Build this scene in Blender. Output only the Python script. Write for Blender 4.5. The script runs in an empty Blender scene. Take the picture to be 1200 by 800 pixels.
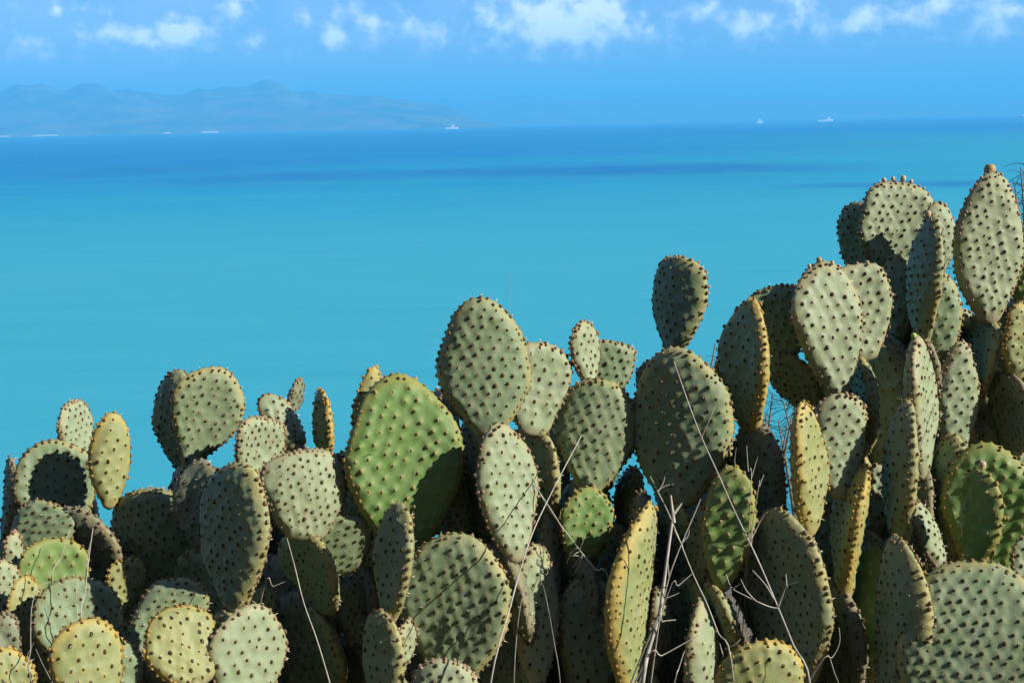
import bpy, math, random
import numpy as np
from mathutils import Vector, Matrix

random.seed(7)
sc = bpy.context.scene
COL = sc.collection
R = math.radians

# ------------------------------------------------------------------ camera
PW, PH = 1200.0, 800.0
HFOV = R(40.0)
FPX = (PW / 2) / math.tan(HFOV / 2)
CAMZ = 25.0                      # eye height above the sea
PITCH = math.atan((400 - 145) / FPX)
ROLL = math.atan(24 / 1200)
right0 = Vector((1, 0, 0))
up0 = Vector((0, math.sin(PITCH), math.cos(PITCH)))
back = Vector((0, -math.cos(PITCH), math.sin(PITCH)))
CR = (right0 * math.cos(ROLL) - up0 * math.sin(ROLL)).normalized()
CU = (right0 * math.sin(ROLL) + up0 * math.cos(ROLL)).normalized()
CB = back.normalized()
EYE = Vector((0, 0, CAMZ))
cam_d = bpy.data.cameras.new("camera")
cam = bpy.data.objects.new("camera", cam_d)
COL.objects.link(cam)
cam_d.sensor_width = 36
cam_d.lens = 18 / math.tan(HFOV / 2)
cam_d.clip_start = 0.05
cam_d.clip_end = 150000
m = Matrix((CR, CU, CB)).transposed().to_4x4()
m.translation = EYE
cam.matrix_world = m
sc.camera = cam

def at(px, py, d):
    """point seen at photo pixel (px, py), d metres along the view axis"""
    x = (px - 600) / FPX * d
    y = (400 - py) / FPX * d
    return EYE + CR * x + CU * y - CB * d

# ------------------------------------------------------------------ light
SUN = Vector((0.80, -0.30, 0.52)).normalized()
sun_el = math.asin(SUN.z)
sun_az = math.atan2(SUN.x, SUN.y)
sd = bpy.data.lights.new("sun", 'SUN')
sd.energy = 5.0
sd.angle = R(0.5)
sd.color = (1.0, 0.96, 0.88)
sun = bpy.data.objects.new("sun", sd)
COL.objects.link(sun)
sun.rotation_euler = SUN.to_track_quat('Z', 'Y').to_euler()
sun.location = EYE + SUN * 20

class N:
    """small helper round a node tree"""
    def __init__(s, tree):
        s.t = tree
        s.n = tree.nodes
        s.l = tree.links
        s.n.clear()
    def new(s, kind, **kw):
        n = s.n.new(kind)
        for k, v in kw.items():
            setattr(n, k, v)
        return n
    def put(s, sock, v):
        if isinstance(v, bpy.types.NodeSocket):
            s.l.new(v, sock)
        else:
            sock.default_value = v
    def math(s, op, a, b=0.0, c=None, clamp=False):
        n = s.new('ShaderNodeMath', operation=op, use_clamp=clamp)
        s.put(n.inputs[0], a)
        s.put(n.inputs[1], b)
        if c is not None:
            s.put(n.inputs[2], c)
        return n.outputs[0]
    def ramp(s, v, lo, hi, a=0.0, b=1.0):
        n = s.new('ShaderNodeMapRange', interpolation_type='SMOOTHSTEP')
        s.put(n.inputs['Value'], v)
        s.put(n.inputs['From Min'], lo)
        s.put(n.inputs['From Max'], hi)
        s.put(n.inputs['To Min'], a)
        s.put(n.inputs['To Max'], b)
        return n.outputs['Result']
    def mix(s, f, a, b, mode='MIX'):
        n = s.new('ShaderNodeMix', data_type='RGBA', blend_type=mode)
        s.put(n.inputs[0], f)
        s.put(n.inputs[6], a if isinstance(a, bpy.types.NodeSocket) else (*a[:3], 1))
        s.put(n.inputs[7], b if isinstance(b, bpy.types.NodeSocket) else (*b[:3], 1))
        return n.outputs[2]
    def noise(s, vec, scale, detail=4.0, rough=0.55, dist=0.0, dim='3D'):
        n = s.new('ShaderNodeTexNoise', noise_dimensions=dim)
        if vec is not None:
            s.l.new(vec, n.inputs['Vector'])
        n.inputs['Scale'].default_value = scale
        n.inputs['Detail'].default_value = detail
        n.inputs['Roughness'].default_value = rough
        n.inputs['Distortion'].default_value = dist
        return n.outputs[0]

world = bpy.data.worlds.new("World")
sc.world = world
world.use_nodes = True
w = N(world.node_tree)
sky = w.new('ShaderNodeTexSky', sky_type='NISHITA', sun_disc=False)
sky.sun_elevation = sun_el
sky.sun_rotation = sun_az
sky.air_density = 1.0
sky.dust_density = 0.2
sky.ozone_density = 4.0
SKY_TINT = (0.82, 1.00, 1.56)
tinted = w.mix(1.0, sky.outputs[0], SKY_TINT, 'MULTIPLY')
tc = w.new('ShaderNodeTexCoord')
sep = w.new('ShaderNodeSeparateXYZ')
w.l.new(tc.outputs['Generated'], sep.inputs[0])
az = w.math('ARCTAN2', sep.outputs[0], sep.outputs[1])
el = w.math('ARCSINE', sep.outputs[2])
comb = w.new('ShaderNodeCombineXYZ')
w.put(comb.inputs[0], w.math('MULTIPLY', az, 57.3))
w.put(comb.inputs[1], w.math('MULTIPLY', el, 57.3))
ae = comb.outputs[0]             # degrees: azimuth, elevation
# fair weather cumulus all round the horizon, plus the ones the photograph shows
fine = w.noise(ae, 1.25, 6, 0.52, 0.15)
big = w.noise(ae, 0.42, 2, 0.5)
elev = w.math('MULTIPLY', el, 57.3)
env = w.math('MULTIPLY', w.ramp(elev, 2.4, 4.2), w.ramp(elev, 7, 16, 1.0, 0.15))
field = w.math('MULTIPLY', w.ramp(big, 0.50, 0.72), env)
def pix_ae(px, py):
    v = at(px, py, 1) - EYE
    v.normalize()
    return math.degrees(math.atan2(v.x, v.y)), math.degrees(math.asin(v.z))
CLOUDS = [(42, 58, 30, 15, .75), (128, 36, 18, 14, .7), (172, 44, 34, 15, .85), (222, 38, 30, 18, 1.0), (272, 12, 20, 12, .9),
          (298, 50, 28, 10, .5), (357, 20, 14, 13, .75), (386, 42, 16, 16, .75), (420, 50, 26, 16, .6), (474, 30, 18, 16, .8),
          (510, 44, 18, 15, .95), (585, 22, 40, 34, .85), (640, 30, 22, 28, 1.0), (695, 22, 42, 38, 1.2), (765, 42, 30, 14, .55),
          (800, 18, 24, 10, .5), (838, 10, 16, 16, .7), (884, 30, 28, 19, 1.05), (945, 6, 24, 16, .8), (1012, 24, 20, 18, .95),
          (970, 38, 26, 12, .45), (1060, 14, 30, 16, .6), (1105, 10, 24, 16, .8), (1176, 14, 28, 20, 1.0), (1150, 44, 40, 14, .4),
          (60, 4, 60, 12, .4), (640, 72, 70, 10, .25)]
blobs = None
for (px, py, rx, ry, a) in CLOUDS:
    ca, ce = pix_ae(px, py)
    k = 57.3 / FPX
    vm = w.new('ShaderNodeVectorMath', operation='SUBTRACT')
    w.l.new(ae, vm.inputs[0])
    vm.inputs[1].default_value = (ca, ce, 0)
    vs = w.new('ShaderNodeVectorMath', operation='MULTIPLY')
    w.l.new(vm.outputs[0], vs.inputs[0])
    vs.inputs[1].default_value = (1 / (rx * k), 1 / (ry * k), 0)
    d2 = w.new('ShaderNodeVectorMath', operation='DOT_PRODUCT')
    w.l.new(vs.outputs[0], d2.inputs[0])
    w.l.new(vs.outputs[0], d2.inputs[1])
    g = w.math('MULTIPLY', w.math('EXPONENT', w.math('MULTIPLY', d2.outputs['Value'], -0.8)), a)
    blobs = g if blobs is None else w.math('ADD', blobs, g)
# outside the picture the same kind of cloud goes on from the noise field alone
dens = w.math('MAXIMUM', blobs, w.math('MULTIPLY', field, 0.9))
dens = w.math('ADD', dens, w.math('MULTIPLY', w.math('SUBTRACT', fine, 0.52), 2.3))
veil = w.noise(ae, 0.25, 3, 0.5)
alpha = w.math('MULTIPLY', w.ramp(dens, 0.0, 1.15), w.ramp(elev, 1.6, 3.4))
alpha = w.math('MAXIMUM', w.math('MULTIPLY', alpha, 0.72),
               w.math('MULTIPLY', w.ramp(veil, 0.3, 0.7), w.ramp(elev, 1.5, 5.0, 0.0, 0.20)))
CLOUD_COL = (19.0, 19.2, 20.0)
shade = w.ramp(dens, 0.35, 1.25)
col = w.mix(alpha, tinted, w.mix(shade, (11.5, 12.6, 17.0), CLOUD_COL))
bg = w.new('ShaderNodeBackground')
w.l.new(col, bg.inputs['Color'])
bg.inputs['Strength'].default_value = 0.05
wo = w.new('ShaderNodeOutputWorld')
w.l.new(bg.outputs[0], wo.inputs['Surface'])

sc.view_settings.view_transform = 'Standard'
sc.view_settings.look = 'None'
sc.view_settings.exposure = 1.0
sc.view_settings.gamma = 1.0
sc.view_settings.use_curve_mapping = False
sc.render.engine = 'CYCLES'
sc.cycles.use_denoising = True
sc.cycles.max_bounces = 4
sc.cycles.diffuse_bounces = 2
sc.cycles.glossy_bounces = 1
sc.cycles.volume_bounces = 0
sc.cycles.use_adaptive_sampling = True

# ------------------------------------------------------------------ helpers
def tag(o, label=None, cat=None, group=None, kind=None):
    if label: o['label'] = label
    if cat: o['category'] = cat
    if group: o['group'] = group
    if kind: o['kind'] = kind
    return o

def empty(name, loc):
    o = bpy.data.objects.new(name, None)
    o.empty_display_size = 0.1
    COL.objects.link(o)
    o.location = loc
    return o

def link_mesh(name, me, parent=None):
    o = bpy.data.objects.new(name, me)
    COL.objects.link(o)
    if parent is not None:
        o.parent = parent
    return o

def np_mesh(name, verts, quads, tris=None, smooth=True, mats=(), mat_idx=None):
    """fast mesh from numpy arrays"""
    me = bpy.data.meshes.new(name)
    verts = np.asarray(verts, dtype=np.float32)
    quads = np.asarray(quads, dtype=np.int32).reshape(-1, 4)
    tris = np.zeros((0, 3), np.int32) if tris is None else np.asarray(tris, dtype=np.int32).reshape(-1, 3)
    nq, nt = len(quads), len(tris)
    me.vertices.add(len(verts))
    me.vertices.foreach_set('co', verts.ravel())
    loops = np.concatenate([quads.ravel(), tris.ravel()])
    me.loops.add(len(loops))
    me.loops.foreach_set('vertex_index', loops)
    me.polygons.add(nq + nt)
    starts = np.concatenate([np.arange(nq) * 4, nq * 4 + np.arange(nt) * 3]).astype(np.int32)
    me.polygons.foreach_set('loop_start', starts)
    me.polygons.foreach_set('use_smooth', np.full(nq + nt, smooth))
    for mm in mats:
        me.materials.append(mm)
    if mat_idx is not None:
        me.polygons.foreach_set('material_index', np.asarray(mat_idx, dtype=np.int32))
    me.update(calc_edges=True)
    me.validate()
    return me

def material(name):
    mt = bpy.data.materials.new(name)
    mt.use_nodes = True
    n = N(mt.node_tree)
    b = n.new('ShaderNodeBsdfPrincipled')
    o = n.new('ShaderNodeOutputMaterial')
    n.l.new(b.outputs[0], o.inputs[0])
    return mt, n, b

def plain(name, c1, c2, scale, rough=0.8, bump=0.0, bscale=None, spec=0.3):
    mt, n, b = material(name)
    t = n.new('ShaderNodeTexCoord').outputs['Object']
    f = n.noise(t, scale, 5, 0.6)
    n.put(b.inputs['Base Color'], n.mix(n.ramp(f, 0.3, 0.7), c1, c2))
    b.inputs['Roughness'].default_value = rough
    b.inputs['Specular IOR Level'].default_value = spec
    if bump:
        bp = n.new('ShaderNodeBump')
        bp.inputs['Strength'].default_value = bump
        n.l.new(n.noise(t, bscale or scale * 3, 6, 0.6), bp.inputs['Height'])
        n.l.new(bp.outputs[0], b.inputs['Normal'])
    return mt

def tube(points, radii, sides=5):
    """verts, quads of a tapered tube through the points"""
    pts = [Vector(p) for p in points]
    V, Q = [], []
    prev = None
    for i, p in enumerate(pts):
        a = pts[max(0, i - 1)]
        c = pts[min(len(pts) - 1, i + 1)]
        d = (c - a).normalized()
        if prev is None:
            x = d.orthogonal().normalized()
        else:
            x = (prev - d * prev.dot(d)).normalized()
        prev = x
        y = d.cross(x)
        r = radii[i] if hasattr(radii, '__len__') else radii
        for k in range(sides):
            t = 2 * math.pi * k / sides
            V.append(p + (x * math.cos(t) + y * math.sin(t)) * r)
    for i in range(len(pts) - 1):
        for k in range(sides):
            a = i * sides + k
            b = i * sides + (k + 1) % sides
            Q.append((a, b, b + sides, a + sides))
    return V, Q

def smooth_path(pts, n=4):
    """Catmull-Rom through points"""
    P = [Vector(p) for p in pts]
    if len(P) < 3:
        return P
    out = []
    for i in range(len(P) - 1):
        p0 = P[max(0, i - 1)]; p1 = P[i]; p2 = P[i + 1]; p3 = P[min(len(P) - 1, i + 2)]
        for k in range(n):
            t = k / n
            out.append(0.5 * ((2 * p1) + (p2 - p0) * t + (2 * p0 - 5 * p1 + 4 * p2 - p3) * t * t + (3 * p1 - p0 - 3 * p2 + p3) * t ** 3))
    out.append(P[-1])
    return out

# ------------------------------------------------------------------ sea
def make_sea():
    mt, n, b = material("sea_water")
    t = n.new('ShaderNodeTexCoord').outputs['Object']
    s = n.new('ShaderNodeSeparateXYZ')
    n.l.new(t, s.inputs[0])
    X, Y = s.outputs[0], s.outputs[1]
    # depth of the water: sandy shallows near the coast, deeper further out, deeper to the left
    off = n.math('ADD', Y, n.math('MULTIPLY', X, -0.55))
    def stretched(sx, sy):
        mp = n.new('ShaderNodeMapping')
        n.l.new(t, mp.inputs['Vector'])
        mp.inputs['Scale'].default_value = (sx, sy, 1)
        return mp.outputs[0]
    broad = n.noise(stretched(0.0016, 0.0022), 1.0, 4, 0.5)
    off2 = n.math('ADD', off, n.math('MULTIPLY', n.math('SUBTRACT', broad, 0.5), 700))
    shallow = (0.036, 0.268, 0.318)
    middle = (0.009, 0.222, 0.322)
    deep = (0.001, 0.140, 0.330)
    c = n.mix(n.ramp(off2, 180, 620), shallow, middle)
    c = n.mix(n.ramp(off2, 450, 1400), c, deep)
    # wind streaks and bands of clearer water, finer towards the horizon
    st1 = n.noise(stretched(0.0011, 0.0065), 1.0, 6, 0.62, 0.3)
    c = n.mix(n.math('MULTIPLY', n.ramp(st1, 0.44, 0.66, 0.0, 0.5), n.ramp(Y, 330, 800)), c, (0.002, 0.120, 0.290))
    st2 = n.noise(stretched(0.0030, 0.024), 1.0, 6, 0.65, 0.2)
    c = n.mix(n.ramp(st2, 0.50, 0.72, 0.0, 0.34), c, (0.030, 0.290, 0.380))
    st3 = n.noise(stretched(0.020, 0.11), 1.0, 7, 0.68, 0.2)
    c = n.mix(n.ramp(st3, 0.48, 0.70, 0.0, 0.20), c, (0.008, 0.180, 0.270))
    c = n.mix(n.math('MULTIPLY', n.ramp(X, -50, 500), n.ramp(Y, 2800, 900, 0, 0.85)), c, (0.022, 0.250, 0.300))
    # cloud shadows painted into the water colour: long dark patches along the coast
    shade_bands = None
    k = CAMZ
    def shade_band(px, py, hw, hh, a):
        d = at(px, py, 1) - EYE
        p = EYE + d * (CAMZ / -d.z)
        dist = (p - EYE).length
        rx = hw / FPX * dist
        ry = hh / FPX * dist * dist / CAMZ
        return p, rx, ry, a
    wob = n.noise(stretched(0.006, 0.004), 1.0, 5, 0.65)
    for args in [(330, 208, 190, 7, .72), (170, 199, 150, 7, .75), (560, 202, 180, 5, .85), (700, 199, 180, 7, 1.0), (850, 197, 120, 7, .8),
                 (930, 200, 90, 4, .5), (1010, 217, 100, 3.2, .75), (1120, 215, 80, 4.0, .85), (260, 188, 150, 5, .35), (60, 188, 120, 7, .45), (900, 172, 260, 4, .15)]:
        p, rx, ry, a = shade_band(*args)
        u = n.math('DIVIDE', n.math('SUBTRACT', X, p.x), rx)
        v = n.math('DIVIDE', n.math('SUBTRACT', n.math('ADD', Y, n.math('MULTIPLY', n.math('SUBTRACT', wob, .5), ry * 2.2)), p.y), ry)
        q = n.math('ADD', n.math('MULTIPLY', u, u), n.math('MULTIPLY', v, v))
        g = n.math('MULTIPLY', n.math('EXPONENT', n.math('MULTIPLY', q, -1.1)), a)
        shade_bands = g if shade_bands is None else n.math('MAXIMUM', shade_bands, g)
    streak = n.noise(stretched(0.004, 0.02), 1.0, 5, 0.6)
    shade_bands = n.math('MULTIPLY', shade_bands, n.ramp(streak, 0.25, 0.6, 0.65, 1.0))
    c = n.mix(shade_bands, c, (0.003, 0.100, 0.26))
    rip = n.noise(stretched(0.03, 0.10), 1.0, 6, 0.65)
    c = n.mix(n.ramp(rip, 0.35, 0.7, 0.0, 0.28), c, (0.045, 0.29, 0.36))
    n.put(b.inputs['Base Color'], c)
    b.inputs['Roughness'].default_value = 0.45
    b.inputs['IOR'].default_value = 1.33
    b.inputs['Specular IOR Level'].default_value = 0.04
    bp = n.new('ShaderNodeBump')
    bp.inputs['Strength'].default_value = 0.4
    bp.inputs['Distance'].default_value = 0.3
    n.l.new(n.noise(stretched(0.15, 0.45), 1.0, 5, 0.6), bp.inputs['Height'])
    n.l.new(bp.outputs[0], b.inputs['Normal'])
    ys = [12, 60, 200, 600, 2000, 6000, 14000, 24000, 36000]
    xs = [-24000, -8000, -2000, -400, 0, 400, 2000, 8000, 24000]
    V = [(x, y, 0) for y in ys for x in xs]
    nx = len(xs)
    Q = [(j * nx + i, j * nx + i + 1, (j + 1) * nx + i + 1, (j + 1) * nx + i) for j in range(len(ys) - 1) for i in range(nx - 1)]
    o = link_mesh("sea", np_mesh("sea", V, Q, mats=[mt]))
    tag(o, "turquoise sea with darker blue bands reaching the horizon", "sea", kind='structure')
make_sea()

# ------------------------------------------------------------------ ground and cliff
def ground_z(x, y):
    z = CAMZ - 1.72 - 0.10 * max(0.0, y - 1.5) + 0.10 * max(-6, min(6, x))
    z += 0.05 * math.sin(1.7 * x + 0.6 * y) + 0.03 * math.sin(3.9 * y - 2.1 * x)
    edge = 6.0 + 0.5 * math.sin(0.5 * x) + 0.3 * math.sin(1.3 * x + 1)
    if y > edge:
        z -= 1.55 * (y - edge) * min(1.0, 0.5 + (y - edge) * 0.25)
        z += 0.5 * math.sin(0.9 * x + 0.7 * y) * min(1, (y - edge) / 4)
    if y < -1.2:                      # unseen bank added behind the viewer to block sky light
        u = -1.2 - y
        z += 1.3 * u * min(1.0, u / 3.5) + 0.5 * math.sin(0.5 * x + 0.3 * y) * min(1, u / 6)
    return max(z, -4.0)
def make_ground():
    mt, n, b = material("dry_soil")
    t = n.new('ShaderNodeTexCoord').outputs['Object']
    f = n.noise(t, 1.3, 6, 0.65)
    c = n.mix(n.ramp(f, 0.3, 0.7), (0.13, 0.095, 0.06), (0.22, 0.18, 0.12))
    c = n.mix(n.ramp(n.noise(t, 5, 5, 0.7), 0.5, 0.68), c, (0.09, 0.10, 0.045))
    gs = n.new('ShaderNodeSeparateXYZ')
    n.l.new(t, gs.inputs[0])
    bank_dark = n.math('MULTIPLY', n.ramp(gs.outputs[1], -1.5, -5.0), n.ramp(n.noise(t, 0.7, 4, 0.6), 0.15, 0.4))  # dark cover on the added bank, keeps its bounced light low
    c = n.mix(bank_dark, c, (0.020, 0.030, 0.014))
    n.put(b.inputs['Base Color'], c)
    b.inputs['Roughness'].default_value = 0.95
    bp = n.new('ShaderNodeBump')
    bp.inputs['Strength'].default_value = 0.6
    bp.inputs['Distance'].default_value = 0.05
    n.l.new(n.noise(t, 14, 8, 0.7), bp.inputs['Height'])
    n.l.new(bp.outputs[0], b.inputs['Normal'])
    xs = np.concatenate([np.linspace(-80, -10, 24), np.linspace(-9.5, 9.5, 70), np.linspace(10, 80, 24)])
    ys = np.concatenate([np.linspace(-45, 0, 30), np.linspace(0.4, 9, 36), np.linspace(9.6, 34, 26)])
    V = [(x, y, ground_z(x, y)) for y in ys for x in xs]
    nx = len(xs)
    Q = [(j * nx + i, j * nx + i + 1, (j + 1) * nx + i + 1, (j + 1) * nx + i) for j in range(len(ys) - 1) for i in range(nx - 1)]
    o = link_mesh("ground", np_mesh("ground", V, Q, mats=[mt]))
    tag(o, "dry earth slope on the cliff top under the prickly pears", "ground", kind='structure')
make_ground()

# ------------------------------------------------------------------ far coast
def interp(tbl, x):
    return float(np.interp(x, [a for a, _ in tbl], [b for _, b in tbl]))
def horizon_y(px):
    return 157 - 0.02 * px
def make_hills(name, prof, d0, d1, x0, x1, mat, label, seed):
    rng = np.random.RandomState(seed)
    ph = rng.rand(12) * 6.28
    nx, ny = 260, 26
    V = []
    for j in range(ny):
        v = j / (ny - 1)
        d = d0 + (d1 - d0) * v
        for i in range(nx):
            px = x0 + (x1 - x0) * i / (nx - 1)
            hpx = horizon_y(px) - interp(prof, px)
            top = max(0, hpx) / FPX * (d0 + (d1 - d0) * 0.55) + CAMZ
            shape = math.sin(min(1, v / 0.55) * math.pi / 2) ** 0.9 if v < 0.55 else math.cos((v - 0.55) / 0.45 * math.pi / 2)
            ridg = sum(math.sin(px * (0.03 * (k + 1)) + ph[k] + v * (3 + k)) / (k + 1.5) for k in range(8))
            z = top * shape * (1 + 0.17 * ridg * (1 - abs(2 * v / 1.1 - 1) if v < 0.55 else 0.4) * (1 if v < 0.5 else 0.2)) - 2 * (1 - shape)
            X = (px - 600) / FPX * d
            V.append((X, d, z if 0 < j < ny - 1 else -3))
    Q = [(j * nx + i, j * nx + i + 1, (j + 1) * nx + i + 1, (j + 1) * nx + i) for j in range(ny - 1) for i in range(nx - 1)]
    o = link_mesh(name, np_mesh(name, V, Q, mats=[mat]))
    tag(o, label, "hills", kind='structure')
hill_m = plain("far_scrub", (0.015, 0.035, 0.025), (0.16, 0.14, 0.09), 0.0028, 0.95)
NEAR = [(-900, 128), (-500, 110), (-200, 122), (-60, 116), (0, 113), (20, 108), (45, 102), (65, 101), (90, 108), (120, 109), (145, 106), (180, 108),
        (205, 112), (225, 112), (250, 107), (290, 103), (320, 104), (360, 108), (400, 111), (440, 114), (480, 118), (520, 125), (560, 140), (590, 147)]
FAR = [(-1200, 150), (-600, 135), (0, 128), (400, 120), (480, 118), (560, 119), (640, 116), (720, 117), (800, 116), (880, 117), (950, 119), (1040, 119), (1120, 121),
       (1200, 120), (1400, 116), (1900, 118), (2400, 130)]
make_hills("hills", NEAR, 11000, 15500, -900, 590, hill_m, "blue hazy hills across the bay with two rounded summits", 3)
make_hills("far_hills", FAR, 19000, 24000, -1200, 2400, hill_m, "faint long low ridge along the far horizon", 5)
sand = plain("pale_sand", (0.62, 0.52, 0.42), (0.72, 0.64, 0.55), 0.01, 0.9)
for (xa, xb, hh) in [(-30, 24, 9), (48, 80, 8), (200, 210, 8), (244, 265, 12)]:
    V, nseg = [], 16
    d = 10850
    for i in range(nseg + 1):
        px = xa + (xb - xa) * i / nseg
        e = math.sin(math.pi * i / nseg) ** 0.25
        X = (px - 600) / FPX
        V += [(X * d, d, -1), (X * (d + 30), d + 30, 4 + hh * 0.5 * e), (X * (d + 330), d + 330, 8 + hh * e), (X * (d + 420), d + 420, -2)]
    Q = [(4 * i + k, 4 * i + 4 + k, 4 * i + 5 + k, 4 * i + 1 + k) for i in range(nseg) for k in range(3)]
    o = link_mesh("beach", np_mesh("beach", V, Q, mats=[sand]))
    tag(o, "pale sand strip at the foot of the blue hills", "beach", "beaches under the far hills", 'structure')

# ------------------------------------------------------------------ haze
def make_haze():
    mt = bpy.data.materials.new("sea_haze")
    mt.use_nodes = True
    n = N(mt.node_tree)
    v = n.new('ShaderNodeVolumePrincipled')
    v.inputs['Color'].default_value = (0.115, 0.57, 1.0, 1)
    v.inputs['Density'].default_value = HAZE
    v.inputs['Anisotropy'].default_value = 0.0
    o = n.new('ShaderNodeOutputMaterial')
    n.l.new(v.outputs[0], o.inputs['Volume'])
    a, b, c, d, e, f = -30000, 30000, -300, 40000, -6, 560
    V = [(x, y, z) for z in (e, f) for y in (c, d) for x in (a, b)]
    Q = [(0, 2, 3, 1), (4, 5, 7, 6), (0, 1, 5, 4), (2, 6, 7, 3), (0, 4, 6, 2), (1, 3, 7, 5)]
    ob = link_mesh("haze", np_mesh("haze", V, Q, smooth=False, mats=[mt]))
    tag(ob, "pale blue sea haze over the bay", "haze", kind='stuff')
HAZE = 1.6e-4
make_haze()

# ------------------------------------------------------------------ prickly pears: materials
def pad_material(name, c1, c2, rim, areole_tint, wax=0.5):
    mt, n, b = material(name)
    t = n.new('ShaderNodeTexCoord').outputs['Object']
    oi = n.new('ShaderNodeObjectInfo')
    sh = n.new('ShaderNodeVectorMath', operation='ADD')
    n.l.new(t, sh.inputs[0])
    cx = n.new('ShaderNodeCombineXYZ')
    n.put(cx.inputs[0], n.math('MULTIPLY', oi.outputs['Random'], 37.0))
    n.put(cx.inputs[2], n.math('MULTIPLY', oi.outputs['Random'], 11.0))
    n.l.new(cx.outputs[0], sh.inputs[1])
    v = sh.outputs[0]
    at_ = n.new('ShaderNodeAttribute', attribute_name='tone')
    sp = n.new('ShaderNodeSeparateColor')
    n.l.new(at_.outputs['Color'], sp.inputs[0])
    rimf, arf, basef = sp.outputs[0], sp.outputs[1], sp.outputs[2]
    f = n.noise(v, 9, 5, 0.6)
    c = n.mix(n.ramp(f, 0.32, 0.68), c1, c2)
    # each pad its own age
    c = n.mix(n.math('MULTIPLY', oi.outputs['Random'], 0.22), c, tuple(0.5 * (x + y) for x, y in zip(c2, rim)))
    # waxy bloom, rubbed off in patches
    wx = n.math('MULTIPLY', n.ramp(n.noise(v, 22, 6, 0.7), 0.42, 0.72), wax)
    c = n.mix(wx, c, (0.225, 0.255, 0.175))
    rf = n.math('MULTIPLY', n.ramp(rimf, 0.45, 1.0), n.ramp(n.noise(v, 14, 3, 0.5), 0.3, 0.65, 0.35, 0.9))
    c = n.mix(rf, c, rim)
    c = n.mix(n.math('MULTIPLY', n.ramp(arf, 0.2, 0.95), 0.55), c, areole_tint)
    # corky scars and scabs
    sc1 = n.math('MAXIMUM', n.ramp(n.noise(v, 30, 4, 0.6, 0.6), 0.66, 0.72), n.ramp(n.noise(v, 11, 5, 0.7, 1.2), 0.68, 0.72))
    c = n.mix(n.math('MULTIPLY', sc1, 0.8), c, (0.20, 0.15, 0.09))
    cork = n.math('MULTIPLY', n.ramp(basef, 0.35, 1.0), n.ramp(n.noise(v, 18, 5, 0.65), 0.35, 0.6, 0.25, 1.0))
    c = n.mix(n.math('MULTIPLY', cork, 0.75), c, (0.24, 0.20, 0.13))
    n.put(b.inputs['Base Color'], c)
    n.put(b.inputs['Roughness'], n.ramp(f, 0.2, 0.8, 0.48, 0.68))
    b.inputs['Specular IOR Level'].default_value = 0.22
    bp = n.new('ShaderNodeBump')
    bp.inputs['Strength'].default_value = 0.35
    bp.inputs['Distance'].default_value = 0.004
    n.l.new(n.noise(v, 70, 4, 0.6), bp.inputs['Height'])
    n.l.new(bp.outputs[0], b.inputs['Normal'])
    return mt

PADM = {
    'g': pad_material("pad_grey_green", (0.108, 0.164, 0.078), (0.144, 0.194, 0.104), (0.27, 0.23, 0.085), (0.17, 0.16, 0.065)),
    'p': pad_material("pad_pale", (0.182, 0.232, 0.122), (0.222, 0.260, 0.152), (0.26, 0.225, 0.100), (0.19, 0.165, 0.075)),
    'G': pad_material("pad_fresh_green", (0.088, 0.162, 0.036), (0.115, 0.186, 0.054), (0.22, 0.20, 0.05), (0.22, 0.23, 0.07), 0.15),
    'y': pad_material("pad_yellow_green", (0.162, 0.196, 0.072), (0.195, 0.214, 0.092), (0.38, 0.27, 0.06), (0.26, 0.21, 0.055), 0.2),
    'r': pad_material("pad_orange_rim", (0.112, 0.160, 0.066), (0.150, 0.190, 0.088), (0.40, 0.27, 0.06), (0.20, 0.17, 0.06)),
    'o': pad_material("pad_old", (0.102, 0.128, 0.070), (0.138, 0.152, 0.090), (0.19, 0.155, 0.080), (0.14, 0.115, 0.06), 0.6),
}
areole_m = plain("areole_felt", (0.022, 0.020, 0.010), (0.075, 0.058, 0.026), 60, 0.9, spec=0.1)
face_m = {'G': plain("areole_tan", (0.10, 0.08, 0.03), (0.30, 0.23, 0.09), 70, 0.9, spec=0.1)}
rim_m = {
    'r': plain("rim_areole_rust", (0.17, 0.08, 0.022), (0.38, 0.24, 0.06), 60, 0.9, spec=0.1),
    'g': plain("rim_areole_brown", (0.10, 0.065, 0.028), (0.22, 0.15, 0.07), 60, 0.9, spec=0.1),
    'p': plain("rim_areole_pink", (0.14, 0.075, 0.050), (0.30, 0.20, 0.12), 60, 0.9, spec=0.1),
    'G': plain("rim_areole_olive", (0.12, 0.07, 0.025), (0.30, 0.20, 0.06), 60, 0.9, spec=0.1),
    'y': plain("rim_areole_orange", (0.16, 0.085, 0.024), (0.36, 0.24, 0.065), 60, 0.9, spec=0.1),
    'o': plain("rim_areole_grey", (0.10, 0.07, 0.045), (0.20, 0.15, 0.10), 60, 0.9, spec=0.1),
}
spine_m = plain("spine_straw", (0.62, 0.56, 0.42), (0.75, 0.70, 0.58), 40, 0.6)
bark_m = plain("cactus_bark", (0.10, 0.075, 0.05), (0.20, 0.16, 0.11), 9, 0.95, 0.7, 30)
fruit_m = {
    'f': plain("fruit_olive", (0.20, 0.17, 0.06), (0.32, 0.22, 0.09), 30, 0.6),
    'b': plain("bud_pink", (0.36, 0.22, 0.14), (0.42, 0.34, 0.20), 40, 0.7),
    'v': plain("bud_green", (0.22, 0.33, 0.04), (0.32, 0.40, 0.07), 40, 0.6),
}
scar_m = plain("fruit_scar", (0.30, 0.24, 0.15), (0.45, 0.38, 0.26), 60, 0.9)

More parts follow.
